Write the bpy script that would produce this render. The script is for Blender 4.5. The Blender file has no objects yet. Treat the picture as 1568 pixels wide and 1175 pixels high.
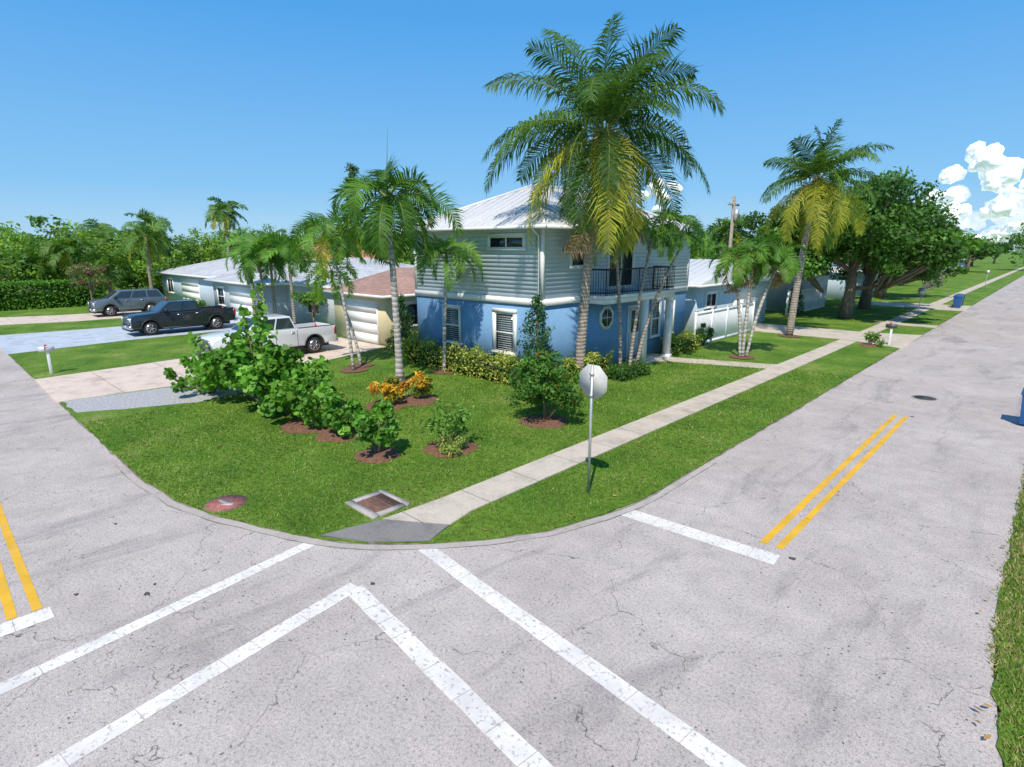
import bpy, math, random, bmesh
import numpy as np
from mathutils import Vector, noise as mnoise
rng=np.random.default_rng(11); random.seed(11)
PI=math.pi
scene=bpy.context.scene
def nrm(a):
    a=np.asarray(a,float); return a/np.maximum(np.linalg.norm(a,axis=-1,keepdims=True),1e-9)

# ---------------------------------------------------------------- mesh builder
class MB:
    def __init__(s): s.v=[]; s.n=0; s.lt=[]; s.li=[]; s.mi=[]; s.c=[]
    def add(s,V,F,mat=0,col=(1,1,1)):
        V=np.asarray(V,float).reshape(-1,3)
        if isinstance(F,np.ndarray) and F.ndim==2:
            m,k=F.shape; s.lt.append(np.full(m,k,int)); s.li.append((F+s.n).ravel())
            tot=np.full(m,k)
        else:
            m=len(F); tot=np.array([len(f) for f in F]); s.lt.append(tot)
            s.li.append(np.concatenate([np.asarray(f,int) for f in F])+s.n)
        s.mi.append(np.full(m,mat,int))
        c=np.asarray(col,float)
        if c.ndim==1: c=np.tile(c,(m,1))
        s.c.append(np.repeat(c,tot,axis=0))
        s.v.append(V); s.n+=len(V)
    def box(s,x0,x1,y0,y1,z0,z1,mat=0,col=(1,1,1)):
        V=[(x0,y0,z0),(x1,y0,z0),(x1,y1,z0),(x0,y1,z0),(x0,y0,z1),(x1,y0,z1),(x1,y1,z1),(x0,y1,z1)]
        s.add(V,np.array([(0,3,2,1),(4,5,6,7),(0,1,5,4),(1,2,6,5),(2,3,7,6),(3,0,4,7)]),mat,col)
    def tube(s,P,R,n=8,mat=0,col=(1,1,1),cap=True,ph=0):
        P=np.asarray(P,float); k=len(P); R=np.broadcast_to(np.asarray(R,float),(k,))
        T=nrm(np.gradient(P,axis=0))
        ref=np.array([0,0,1.0]) if abs(T[:,2]).mean()<.8 else np.array([1.0,0,0])
        A=nrm(np.cross(T,ref)); B=np.cross(T,A)
        th=np.arange(n)*2*PI/n+ph
        V=P[:,None]+R[:,None,None]*(np.cos(th)[None,:,None]*A[:,None]+np.sin(th)[None,:,None]*B[:,None])
        F=[]
        for i in range(k-1):
            for j in range(n):
                a=i*n+j; b=i*n+(j+1)%n; F.append((a,b,b+n,a+n))
        if cap: F.append(tuple(range(n))[::-1]); F.append(tuple(range((k-1)*n,k*n)))
        s.add(V.reshape(-1,3),F,mat,col)
    def prism(s,poly,a0,a1,axis='z',mat=0,col=(1,1,1)):
        n=len(poly)
        def P(p,a):
            return (p[0],p[1],a) if axis=='z' else ((p[0],a,p[1]) if axis=='y' else (a,p[0],p[1]))
        V=[P(p,a0) for p in poly]+[P(p,a1) for p in poly]
        F=[tuple(range(n))[::-1],tuple(range(n,2*n))]+[(i,(i+1)%n,(i+1)%n+n,i+n) for i in range(n)]
        s.add(V,F,mat,col)
    def build(s,name,mats,parent=None,smooth=False,bevel=0,origin=None,loc=None):
        me=bpy.data.meshes.new(name)
        V=np.concatenate(s.v)
        if origin is not None: V=V-np.array(origin)
        lt=np.concatenate(s.lt); li=np.concatenate(s.li)
        me.vertices.add(len(V)); me.vertices.foreach_set('co',V.ravel().astype(np.float32))
        me.loops.add(len(li)); me.loops.foreach_set('vertex_index',li.astype(np.int32))
        me.polygons.add(len(lt)); st=np.concatenate([[0],np.cumsum(lt)[:-1]])
        me.polygons.foreach_set('loop_start',st.astype(np.int32))
        me.polygons.foreach_set('loop_total',lt.astype(np.int32))
        me.polygons.foreach_set('material_index',np.concatenate(s.mi).astype(np.int32))
        if smooth: me.polygons.foreach_set('use_smooth',np.ones(len(lt),bool))
        me.update(calc_edges=True)
        a=me.attributes.new('col','FLOAT_COLOR','CORNER')
        C=np.concatenate(s.c); C=np.concatenate([C,np.ones((len(C),1))],1)
        a.data.foreach_set('color',C.ravel().astype(np.float32))
        for m in mats: me.materials.append(m)
        o=bpy.data.objects.new(name,me); scene.collection.objects.link(o)
        if origin is not None: o.location=origin
        if loc is not None: o.location=loc
        if parent: o.parent=parent
        if bevel:
            b=o.modifiers.new('bevel','BEVEL'); b.width=bevel; b.segments=2; b.limit_method='ANGLE'; b.angle_limit=math.radians(35)
        return o
def empty(name,loc=(0,0,0),rz=0):
    e=bpy.data.objects.new(name,None); e.location=loc; e.rotation_euler=(0,0,rz); e.empty_display_size=.3
    scene.collection.objects.link(e); return e

# ---------------------------------------------------------------- materials
def newmat(name):
    m=bpy.data.materials.new(name); m.use_nodes=True; nt=m.node_tree
    return m,nt,nt.nodes['Principled BSDF']
def N(nt,t,**k):
    n=nt.nodes.new(t)
    for a,b in k.items(): setattr(n,a,b)
    return n
def noise(nt,scale,detail=4,rough=.6,vec=None,dist=0):
    n=N(nt,'ShaderNodeTexNoise'); n.inputs['Scale'].default_value=scale; n.inputs['Detail'].default_value=detail
    n.inputs['Roughness'].default_value=rough; n.inputs['Distortion'].default_value=dist
    if vec is not None: nt.links.new(vec,n.inputs['Vector'])
    return n
def ramp(nt,fac,stops):
    r=N(nt,'ShaderNodeValToRGB'); e=r.color_ramp.elements
    while len(e)<len(stops): e.new(.5)
    for i,(p,c) in enumerate(stops):
        e[i].position=p; e[i].color=(c[0],c[1],c[2],1) if hasattr(c,'__len__') else (c,c,c,1)
    nt.links.new(fac,r.inputs[0]); return r
def mix(nt,a,b,fac,mode='MIX'):
    m=N(nt,'ShaderNodeMix',data_type='RGBA',blend_type=mode)
    for i,x in ((0,fac),(6,a),(7,b)):
        if isinstance(x,bpy.types.NodeSocket): nt.links.new(x,m.inputs[i])
        elif isinstance(x,(int,float)): m.inputs[i].default_value=x
        else: m.inputs[i].default_value=(*x,1)
    return m.outputs[2]
def bump(nt,b,h,strength=.3,dist=.02):
    n=N(nt,'ShaderNodeBump'); n.inputs['Strength'].default_value=strength; n.inputs['Distance'].default_value=dist
    nt.links.new(h,n.inputs['Height']); nt.links.new(n.outputs[0],b.inputs['Normal'])
def coord(nt):
    g=N(nt,'ShaderNodeNewGeometry'); return g.outputs['Position']
def pmat(name,col,rough=.6,var=.12,scale=3,bmp=0,bscale=40,metal=0,spec=.5,coat=0):
    m,nt,b=newmat(name)
    v=coord(nt)
    n=noise(nt,scale,3,.6,v)
    lo=[c*(1-var) for c in col]; hi=[min(1,c*(1+var)) for c in col]
    r=ramp(nt,n.outputs[0],[(.3,lo),(.7,hi)])
    nt.links.new(r.outputs[0],b.inputs['Base Color'])
    b.inputs['Roughness'].default_value=rough; b.inputs['Metallic'].default_value=metal
    b.inputs['Specular IOR Level'].default_value=spec; b.inputs['Coat Weight'].default_value=coat; b.inputs['Coat Roughness'].default_value=.05
    if bmp: bump(nt,b,noise(nt,bscale,3,.6,v).outputs[0],bmp,.02)
    return m
def foliage_mat(name,trans=.3,rough=.5,spec=.3,gain=1.0):
    m,nt,b=newmat(name)
    a=N(nt,'ShaderNodeAttribute',attribute_name='col')
    c=mix(nt,a.outputs[0],(gain,gain,gain),1.0,'MULTIPLY')
    nt.links.new(c,b.inputs['Base Color']); b.inputs['Roughness'].default_value=rough
    b.inputs['Specular IOR Level'].default_value=spec
    t=N(nt,'ShaderNodeBsdfTranslucent')
    c2=mix(nt,c,(1.6,1.6,.6),1.0,'MULTIPLY'); nt.links.new(c2,t.inputs[0])
    mx=N(nt,'ShaderNodeMixShader'); mx.inputs[0].default_value=trans
    nt.links.new(b.outputs[0],mx.inputs[1]); nt.links.new(t.outputs[0],mx.inputs[2])
    nt.links.new(mx.outputs[0],nt.nodes['Material Output'].inputs[0]); return m
FOL=foliage_mat('foliage',.34,gain=1.45); GBL=foliage_mat('grass_blade',.28,gain=.92)
def bark_mat(name,c,ring=0):
    m,nt,b=newmat(name); v=coord(nt)
    n=noise(nt,7,5,.7,v); r=ramp(nt,n.outputs[0],[(.25,[x*.5 for x in c]),(.5,c),(.75,[min(1,x*1.4) for x in c])])
    b.inputs['Roughness'].default_value=.9
    if ring:
        w=N(nt,'ShaderNodeTexWave',bands_direction='Z'); w.inputs['Scale'].default_value=ring; w.inputs['Distortion'].default_value=3; w.inputs['Detail'].default_value=3
        nt.links.new(v,w.inputs['Vector']); rr=ramp(nt,w.outputs[0],[(0,.55),(.25,1)])
        nt.links.new(mix(nt,r.outputs[0],rr.outputs[0],1.0,'MULTIPLY'),b.inputs['Base Color']); bump(nt,b,w.outputs[0],.5,.03)
    else:
        nt.links.new(r.outputs[0],b.inputs['Base Color']); bump(nt,b,n.outputs[0],.6,.05)
    return m
BARK=bark_mat('bark',(.20,.155,.115)); PBARK=bark_mat('palm_bark',(.40,.33,.27),2.2); PBARKW=bark_mat('palm_bark_pale',(.52,.47,.42),1.6)

def grass_mat(name):
    m,nt,b=newmat(name); v=coord(nt)
    n1=noise(nt,.5,4,.65,v); n2=noise(nt,9,4,.7,v); n3=noise(nt,60,2,.7,v)
    c1=ramp(nt,n1.outputs[0],[(.28,(.08,.185,.022)),(.44,(.125,.25,.028)),(.58,(.19,.31,.042)),(.74,(.34,.37,.12))])
    c2=ramp(nt,n2.outputs[0],[(.3,.55),(.7,1.25)]); c3=ramp(nt,n3.outputs[0],[(.3,.6),(.7,1.25)])
    c=mix(nt,mix(nt,c1.outputs[0],c2.outputs[0],1.0,'MULTIPLY'),c3.outputs[0],1.0,'MULTIPLY')
    nt.links.new(c,b.inputs['Base Color']); b.inputs['Roughness'].default_value=.85; b.inputs['Specular IOR Level'].default_value=.15
    bump(nt,b,n3.outputs[0],.7,.04); return m
GRASS=grass_mat('grass')
def asphalt_mat():
    m,nt,b=newmat('asphalt'); v=coord(nt)
    big=noise(nt,.35,3,.6,v); med=noise(nt,2.2,5,.65,v); fine=noise(nt,24,4,.8,v); ff=noise(nt,70,2,.8,v)
    c=ramp(nt,big.outputs[0],[(.3,(.50,.44,.405)),(.7,(.61,.545,.505))]).outputs[0]
    c=mix(nt,c,ramp(nt,med.outputs[0],[(.3,(.86,.86,.87)),(.7,(1.06,1.05,1.04))]).outputs[0],1.0,'MULTIPLY')
    c=mix(nt,c,ramp(nt,fine.outputs[0],[(.30,.38),(.46,.94),(.72,1.17)]).outputs[0],1.0,'MULTIPLY')
    c=mix(nt,c,ramp(nt,ff.outputs[0],[(.34,.48),(.50,1.03)]).outputs[0],1.0,'MULTIPLY')
    vo=N(nt,'ShaderNodeTexVoronoi'); vo.inputs['Scale'].default_value=10; nt.links.new(v,vo.inputs['Vector'])
    chips=ramp(nt,vo.outputs['Distance'],[(.11,.22),(.17,1)])
    n5=noise(nt,1.3,5,.75,v); msk=ramp(nt,n5.outputs[0],[(.46,0),(.58,1)])
    c=mix(nt,c,mix(nt,(1,1,1),chips.outputs[0],msk.outputs[0]),1.0,'MULTIPLY')
    mp=N(nt,'ShaderNodeMapping'); mp.inputs['Scale'].default_value=(1.0,.25,1); nt.links.new(v,mp.inputs[0])
    st=noise(nt,.9,5,.7,mp.outputs[0],.6); c=mix(nt,c,ramp(nt,st.outputs[0],[(.33,(.66,.67,.70)),(.47,1.0)]).outputs[0],.75,'MULTIPLY')
    dn=noise(nt,1.3,4,.6,v)
    vm=N(nt,'ShaderNodeVectorMath',operation='MULTIPLY_ADD'); nt.links.new(dn.outputs['Color'],vm.inputs[0]); vm.inputs[1].default_value=(.9,.9,.9); nt.links.new(v,vm.inputs[2])
    v2=N(nt,'ShaderNodeTexVoronoi',feature='DISTANCE_TO_EDGE'); v2.inputs['Scale'].default_value=.36; nt.links.new(vm.outputs[0],v2.inputs['Vector'])
    cr=ramp(nt,v2.outputs['Distance'],[(.0,.0),(.0042,1)])
    cm=ramp(nt,n5.outputs[0],[(.44,1),(.56,0)])
    crk=mix(nt,(1,1,1),cr.outputs[0],cm.outputs[0])
    c=mix(nt,c,mix(nt,(1,1,1),crk,.72),1.0,'MULTIPLY')
    nt.links.new(c,b.inputs['Base Color']); b.inputs['Roughness'].default_value=.92; b.inputs['Specular IOR Level'].default_value=.2
    bump(nt,b,fine.outputs[0],.28,.01); return m
ASPH=asphalt_mat()
def concrete(name,col,joint=0,axis='y'):
    m,nt,b=newmat(name); v=coord(nt)
    n1=noise(nt,1.2,5,.7,v); n2=noise(nt,30,3,.7,v)
    c=ramp(nt,n1.outputs[0],[(.25,[x*.6 for x in col]),(.5,col),(.75,[x*1.12 for x in col])]).outputs[0]
    c=mix(nt,c,ramp(nt,n2.outputs[0],[(.3,.8),(.7,1.1)]).outputs[0],1.0,'MULTIPLY')
    if joint:
        sx=N(nt,'ShaderNodeSeparateXYZ'); nt.links.new(v,sx.inputs[0])
        md=N(nt,'ShaderNodeMath',operation='PINGPONG'); md.inputs[1].default_value=joint/2; nt.links.new(sx.outputs[1 if axis=='y' else 0],md.inputs[0])
        c=mix(nt,c,ramp(nt,md.outputs[0],[(.0,.35),(.022,1)]).outputs[0],1.0,'MULTIPLY')
    nt.links.new(c,b.inputs['Base Color']); b.inputs['Roughness'].default_value=.85; bump(nt,b,n2.outputs[0],.2,.01); return m
SIDEW=concrete('sidewalk_concrete',(.60,.52,.42),1.5); DRIVE=concrete('driveway_concrete',(.70,.57,.47),2.4); BLUED=concrete('painted_driveway',(.50,.56,.62),3.0,'x')
CURBM=concrete('kerb_concrete',(.47,.42,.38)); DARKC=concrete('stained_concrete',(.25,.235,.22)); GRAVEL=pmat('gravel',(.42,.42,.42),.9,.5,22,.9,30)
def paintmat(name,col,wear):
    m,nt,b=newmat(name); v=coord(nt); n=noise(nt,14,4,.75,v); n2=noise(nt,1.5,4,.6,v)
    w=ramp(nt,n.outputs[0],[(wear-.05,(.46,.42,.38)),(wear+.05,col)]).outputs[0]
    c=mix(nt,w,ramp(nt,n2.outputs[0],[(.3,.76),(.6,1)]).outputs[0],1.0,'MULTIPLY')
    nt.links.new(c,b.inputs['Base Color']); b.inputs['Roughness'].default_value=.7; return m
WPAINT=paintmat('white_road_paint',(.84,.80,.74),.41); YPAINT=paintmat('yellow_road_paint',(.82,.46,.02),.38)
MULCH=pmat('mulch',(.19,.09,.055),.95,.5,18,1.0,25)
WHITE=pmat('white_trim',(.85,.84,.82),.5,.04,3)
BLUE=pmat('blue_stucco',(.17,.34,.56),.8,.07,2,.35,60); SIDING=pmat('grey_siding',(.52,.61,.71),.6,.05,1.5)
GLASS=pmat('window_glass',(.03,.045,.05),.06,.2,1,spec=.9); BLACK=pmat('black_metal',(.02,.02,.022),.4,.1,3)
DOOR=pmat('pale_door',(.55,.66,.72),.4,.05,3); BLIND=pmat('blinds',(.40,.43,.43),.5,.05,3)
METALR=pmat('metal_roof',(.76,.76,.76),.4,.05,1,metal=.1); ALU=pmat('aluminium',(.55,.56,.57),.45,.1,5,metal=.6)

# ---------------------------------------------------------------- world, sun, camera
SUNEL=math.radians(54)
sd=np.array([.50,-.87,0]); sd/=np.linalg.norm(sd)
az=math.atan2(sd[0],sd[1])
w=bpy.data.worlds.new('World'); scene.world=w; w.use_nodes=True; nt=w.node_tree
bg=nt.nodes['Background']; sk=N(nt,'ShaderNodeTexSky'); sk.sky_type='NISHITA'; sk.sun_disc=False
sk.sun_elevation=SUNEL; sk.sun_rotation=az; sk.air_density=1.0; sk.dust_density=0.3; sk.ozone_density=3.0; sk.altitude=0
tc=N(nt,'ShaderNodeTexCoord'); sx=N(nt,'ShaderNodeSeparateXYZ'); nt.links.new(tc.outputs['Generated'],sx.inputs[0])
gr=ramp(nt,sx.outputs[2],[(0.0,(.42,.69,.93)),(.09,(.23,.56,.93)),(.33,(.08,.39,.89)),(.8,(.08,.25,.58))])
gs=mix(nt,gr.outputs[0],(7.6,7.6,7.6),1.0,'MULTIPLY')
skymix=mix(nt,sk.outputs[0],gs,.88)
nt.links.new(skymix,bg.inputs[0]); bg.inputs[1].default_value=.13
sl=bpy.data.lights.new('sun','SUN'); sl.energy=4.5; sl.angle=math.radians(.53); sl.color=(1,.92,.81)
so=bpy.data.objects.new('sun',sl); scene.collection.objects.link(so)
d=Vector((-sd[0]*math.cos(SUNEL),-sd[1]*math.cos(SUNEL),-math.sin(SUNEL))); so.rotation_euler=d.to_track_quat('-Z','Y').to_euler(); so.location=(0,-20,40)
cam=bpy.data.cameras.new('camera'); co=bpy.data.objects.new('camera',cam); scene.collection.objects.link(co)
cam.sensor_width=36; cam.lens=873/1568*36; cam.clip_end=5000; cam.clip_start=.05
co.location=(0,0,5.1); co.rotation_euler=(math.radians(90)-math.atan2(207,873),0,math.radians(43.56)); scene.camera=co
scene.view_settings.view_transform='Standard'; scene.view_settings.look='None'; scene.view_settings.exposure=0

# ---------------------------------------------------------------- ground, roads
def sheet(name,poly,z,mat,skirt=0,parent=None):
    mb=MB(); n=len(poly); mb.add([(x,y,z) for x,y in poly],[tuple(range(n))])
    if skirt:
        V=[(x,y,z) for x,y in poly]+[(x,y,z-skirt) for x,y in poly]
        mb.add(V,[(i,i+n,(i+1)%n+n,(i+1)%n) for i in range(n)])
    return mb.build(name,[mat],parent)
sheet('ground',[(-1500,-1500),(1500,-1500),(1500,1500),(-1500,1500)],-.06,GRASS)
arc=[(-5.6,9.9),(-5.8,8.7),(-6.2,7.4),(-6.75,6.45),(-7.4,5.65),(-8.15,4.9),(-9.0,4.35),(-10.2,3.85),(-11.3,3.45),(-12.5,3.15),(-14.4,2.98),(-18,2.95)]
road=[(-5.5,400)]+[(x+.0,y) for x,y in arc]+[(-400,3.0),(-400,-2.3),(-9,-2.3),(-7,-4),(-6,-7),(-5.6,-60),(.1,-60),(.1,-4),(2,-2.3),(60,-2.3),(60,4.6),(3,4.7),(1.2,5.4),(.35,6.8),(.15,8.5),(.1,10),(.1,400)]
sheet('road',road,0,ASPH)
def ragged(pts,amp=.035,step=.22):
    out=[]
    for (x0,y0),(x1,y1) in zip(pts[:-1],pts[1:]):
        L=math.hypot(x1-x0,y1-y0); k=max(1,min(160,int(L/step)))
        for i in range(k):
            t=i/k; out.append((x0+(x1-x0)*t+random.uniform(-amp,amp),y0+(y1-y0)*t+random.uniform(-amp,amp)))
    out.append(pts[-1]); return out
edge=[(-5.6,60),(-5.6,35)]+arc+[(-50,2.95)]
edge=[(-5.6,400)]+ragged(edge,.03)+[(-400,2.95),(-400,400)]
sheet('lawn',edge,.03,GRASS,.09)
VD=ragged([(.1,60),(.1,10),(.15,8.5),(.35,6.8),(1.2,5.4),(3,4.7)],.05)
sheet('roadside_verge',[(.1,400)]+VD+[(60,4.6),(60,400)],.02,GRASS,.06)
def strip(name,E,off0,off1,z,mat,amp=0):
    E=np.array(E,float); tt=nrm(np.gradient(E,axis=0)); nn=np.stack([-tt[:,1],tt[:,0]],1)
    j=lambda:rng.uniform(-amp,amp,(len(E),1)) if amp else 0
    A=E+nn*(off0+j()); B=E+nn*(off1+j()); k=len(E); mb=MB()
    mb.add([(x,y,z) for x,y in A]+[(x,y,z) for x,y in B],[(i,i+1,i+1+k,i+k) for i in range(k-1)]); return mb.build(name,[mat])
E=ragged([(-5.6,11.5)]+arc[:-1],.0,.3)
strip('kerb_edging',E,.02,.20,.006,CURBM,.012)
ED=ragged([(-5.6,60),(-5.6,11.5)]+arc+[(-60,2.95)],.02,.35)
SEAM=pmat('dark_joint',(.22,.19,.15),.95,.5,5)
strip('road_edge_joint',ED,.0,.035,.0085,SEAM,.02); strip('road_edge_joint',[(x,y) for x,y in ED if -16<x<-5.7 or (y<13 and x>-16)],.20,.212,.0085,SEAM,.007)
sheet('sidewalk',[(-8.63,400),(-8.63,6.9),(-8.72,5.55),(-7.62,6.3),(-7.75,7.0),(-7.75,400)],.055,SIDEW,.06)
sheet('ramp_pavement',[(-9.0,4.42),(-8.15,4.93),(-7.42,5.66),(-7.61,6.29),(-8.73,5.54)],.05,DARKC,.05)
sheet('driveway',[(-28.9,2.9),(-24.0,2.9),(-23.6,8),(-23.2,9.5),(-25.3,17),(-30,17),(-29.6,9)],.045,DRIVE,.05)
sheet('gravel_path',ragged([(-23.9,3.0),(-21.9,3.05),(-20.6,6.2),(-21,9),(-23.1,9),(-23.5,7)],.08,.4),.04,GRAVEL,.03)
sheet('driveway',[(-45.5,2.9),(-37.0,2.9),(-37.8,8),(-37.8,17.5),(-45,17.5),(-45,8)],.045,BLUED,.05)
sheet('driveway',[(-58,2.9),(-52,2.9),(-50.5,8),(-50.5,17.5),(-56,17.5),(-56,8)],.045,DRIVE,.05)
sheet('driveway',[(-5.5,35.2),(-5.5,41.5),(-8,40.5),(-15,40.5),(-15,36.3),(-8,36.3)],.05,SIDEW,.05)
sheet('driveway',[(-5.5,60),(-5.5,66),(-14,65),(-14,61)],.05,SIDEW,.05)
sheet('path',[(-8.63,26.3),(-13.0,24.6),(-14.2,24.6),(-14.2,23.0),(-13.2,23.0),(-12.6,23.6),(-8.63,25.1)][::-1],.05,SIDEW,.04)
sheet('cross_path',[(-5.5,46),(-5.5,47.3),(-9,47.3),(-9,46)],.056,SIDEW,.03)
def line(name,p,q,wd,mat,z=.004,seg=0):
    mb=MB(); p=np.array(p,float); q=np.array(q,float); L=np.linalg.norm(q-p); t=(q-p)/L; n=np.array([-t[1],t[0]])
    pos=0
    while pos<L-1e-6:
        l=min(L-pos,seg*random.uniform(.6,1.4) if seg else L); a=p+t*(pos+.003); b=p+t*(pos+l-.004)
        j=lambda:random.uniform(-.009,.009)
        c=[a-n*(wd/2+j()),b-n*(wd/2+j()),b+n*(wd/2+j()),a+n*(wd/2+j())]
        mb.add([(x,y,z) for x,y in c],[(0,1,2,3)]); pos+=l
    return mb.build(name,[mat])
line('crosswalk_line',(-8.12,-2.0),(-8.95,4.4),.24,WPAINT,seg=.6)
line('crosswalk_line',(-6.25,-2.2),(-7.2,4.05),.26,WPAINT,seg=.6)
line('crosswalk_line',(-7.15,3.98),(-.2,3.28),.28,WPAINT,.0085,seg=.6)
line('crosswalk_line',(-7.35,5.5),(-.2,4.78),.28,WPAINT,seg=.6)
line('stop_line',(-5.75,9.1),(-2.72,9.33),.38,WPAINT,seg=.6)
line('stop_line',(-9.78,.68),(-9.78,-2.1),.36,WPAINT,seg=.6)
for x in (-3.12,-2.84): line('centre_line',(x,9.75),(x,20.8),.125,YPAINT,seg=2.5)
for y in (.54,.26): line('centre_line',(-10.0,y),(-40,y),.125,YPAINT,seg=2.5)
TAR=pmat('tar',(.08,.075,.07),.8,.3,9); mb=MB()
for x,y,r in ((-7.05,4.25,.06),(-2.55,9.55,.08),(-10.05,1.0,.05),(-2.7,20.9,.06),(-9.5,1.9,.04),(-9.3,1.75,.07),(-12.3,2.0,.04)):
    n=13; mb.add([(x+r*math.cos(i*2*PI/n)*rng.uniform(.4,1.3),y+r*math.sin(i*2*PI/n)*rng.uniform(.3,.8),.012) for i in range(n)],[tuple(range(n))])
mb.build('tar_spots',[TAR])
def disc(mb,x,y,r,z,mat=0,n=32,h=.0):
    th=np.arange(n)*2*PI/n; mb.prism([(x+r*math.cos(t),y+r*math.sin(t)) for t in th],z-h,z,'z',mat)
mb=MB(); disc(mb,-2.82,23.9,.40,.008,1,h=.006); disc(mb,-2.82,23.9,.33,.014,0,h=.01)
for i in range(-3,4): mb.box(-2.82-.26+abs(i)*.03,-2.82+.26-abs(i)*.03,23.9+i*.08-.012,23.9+i*.08+.012,.0145,.02,0)
mb.build('manhole_cover',[pmat('cast_iron',(.07,.07,.07),.6,.3,12,.4,30),CURBM])
mb=MB(); disc(mb,-11.65,3.78,.40,.042,1,h=.03); disc(mb,-11.65,3.78,.34,.05,0,h=.02)
mb.prism([(-11.88,3.70),(-11.62,3.72),(-11.6,3.64),(-11.42,3.82),(-11.63,3.93),(-11.62,3.84),(-11.86,3.80)],.051,.054,'z',2)
mb.build('utility_cover',[pmat('red_cover',(.36,.13,.11),.8,.35,12,.4,30),pmat('rusty_ring',(.24,.13,.10),.9,.3,9),pmat('faded_white',(.55,.45,.42),.8,.2,12)])
mb=MB(); x0,x1,y0,y1=-9.87,-8.87,5.44,6.34
mb.box(x0,x1,y0,y0+.16,0,.07,0); mb.box(x0,x1,y1-.12,y1,0,.07,0); mb.box(x0,x0+.14,y0+.16,y1-.12,0,.07,0); mb.box(x1-.14,x1,y0+.16,y1-.12,0,.07,0)
mb.box(x0+.14,x1-.14,y0+.16,y1-.12,.0,.035,1)
for i in range(12): xx=x0+.17+i*.061; mb.box(xx,xx+.026,y0+.16,y1-.12,.036,.066,2)
for yy in (5.75,5.98): mb.box(x0+.14,x1-.14,yy,yy+.03,.036,.064,2)
mb.build('storm_drain',[CURBM,BLACK,pmat('rusty_grate',(.20,.11,.08),.8,.3,10)])

# ---------------------------------------------------------------- grass blades
def inlawn(x,y):
    ax=np.array([a[0] for a in arc]); ay=np.array([a[1] for a in arc])
    o=np.argsort(ax); lim=np.interp(x,ax[o],ay[o]); lim=np.where(x>-5.62,1e9,lim)
    ok=(y>lim-.01)&(x<-5.60)
    ok&=~((x>-8.65)&(x<-7.73)&(y>5.5)); ok&=~((x>-9.9)&(x<-8.85)&(y<6.36)&(y>5.42))
    d=(y-4.42)-(x+9.0)*(5.66-4.42)/(9-7.42)
    ok&=~((x>-9.0)&(x<-7.4)&(y<6.5)&(d<1.25))
    ok&=~((x-(-11.65))**2+(y-3.78)**2<.17)
    ok&=~((x<-20.5)); return ok
def blades(name,n,xr,yr,fn,h=.055,dryk=.05):
    x=rng.uniform(*xr,n); y=rng.uniform(*yr,n); dist=np.hypot(x,y)
    keep=fn(x,y)&(rng.random(n)<np.clip((11/dist)**1.6,0,1)); x=x[keep]; y=y[keep]; dist=dist[keep]; n=len(x)
    a=rng.uniform(0,2*PI,n); wd=.010*np.clip(dist/9,1,2.4); hh=h*rng.uniform(.5,1.3,n)
    dx=np.cos(a)*wd; dy=np.sin(a)*wd; lx=rng.normal(0,.03,n); ly=rng.normal(0,.03,n); z=np.full(n,.018)
    V=np.stack([np.stack([x-dx,y-dy,z],1),np.stack([x+dx,y+dy,z],1),np.stack([x+lx,y+ly,z+hh],1)],1).reshape(-1,3)
    F=np.arange(3*n).reshape(-1,3); k=rng.random((n,1))
    p=(.5+.5*np.sin(x*1.3+2*np.sin(y*.9))*np.sin(y*1.1+x*.4))[:,None]; p2=(.5+.5*np.sin(x*3.7+1.3*np.sin(y*2.9)+y*2.1))[:,None]
    C=(np.array([.10,.235,.022])*(1-k)+np.array([.25,.39,.05])*k)*(.66+.34*p+.2*p2)
    C=np.where(rng.random((n,1))<dryk+dryk*p2,np.array([.5,.44,.19])*(.6+.6*k),C)
    mb=MB(); mb.add(V,F,0,C); mb.build(name,[GBL])
blades('grass_blades',300000,(-20.5,-5.6),(2.9,26),inlawn,.055,.06)
blades('grass_blades',60000,(.02,2.2),(5.6,24),lambda x,y:(x>.03+np.clip((9-y)*.14,0,.5)+.1*rng.random(len(x))),.07,.35)
mb=MB(); n=260; x=rng.uniform(-19,-6,n); y=rng.uniform(3.5,24,n); ok=inlawn(x,y); x=x[ok];y=y[ok]
x=np.concatenate([x,rng.uniform(-.1,.7,45)]); y=np.concatenate([y,rng.uniform(6.5,14,45)]); n=len(x)
P=np.stack([x,y,np.full(n,.07)],1); a=rng.uniform(0,2*PI,n); s=rng.uniform(.02,.06,n)
V=np.stack([P+np.stack([np.cos(a+q)*s*l,np.sin(a+q)*s*l,rng.uniform(-.01,.02,n)],1) for q,l in ((0,1),(1.57,.5),(3.14,1),(4.71,.5))],1).reshape(-1,3)
mb.add(V,np.arange(4*n).reshape(-1,4),0,np.array([.36,.23,.09])*rng.uniform(.4,1.2,(n,1))); mb.build('fallen_leaves',[FOL])

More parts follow.
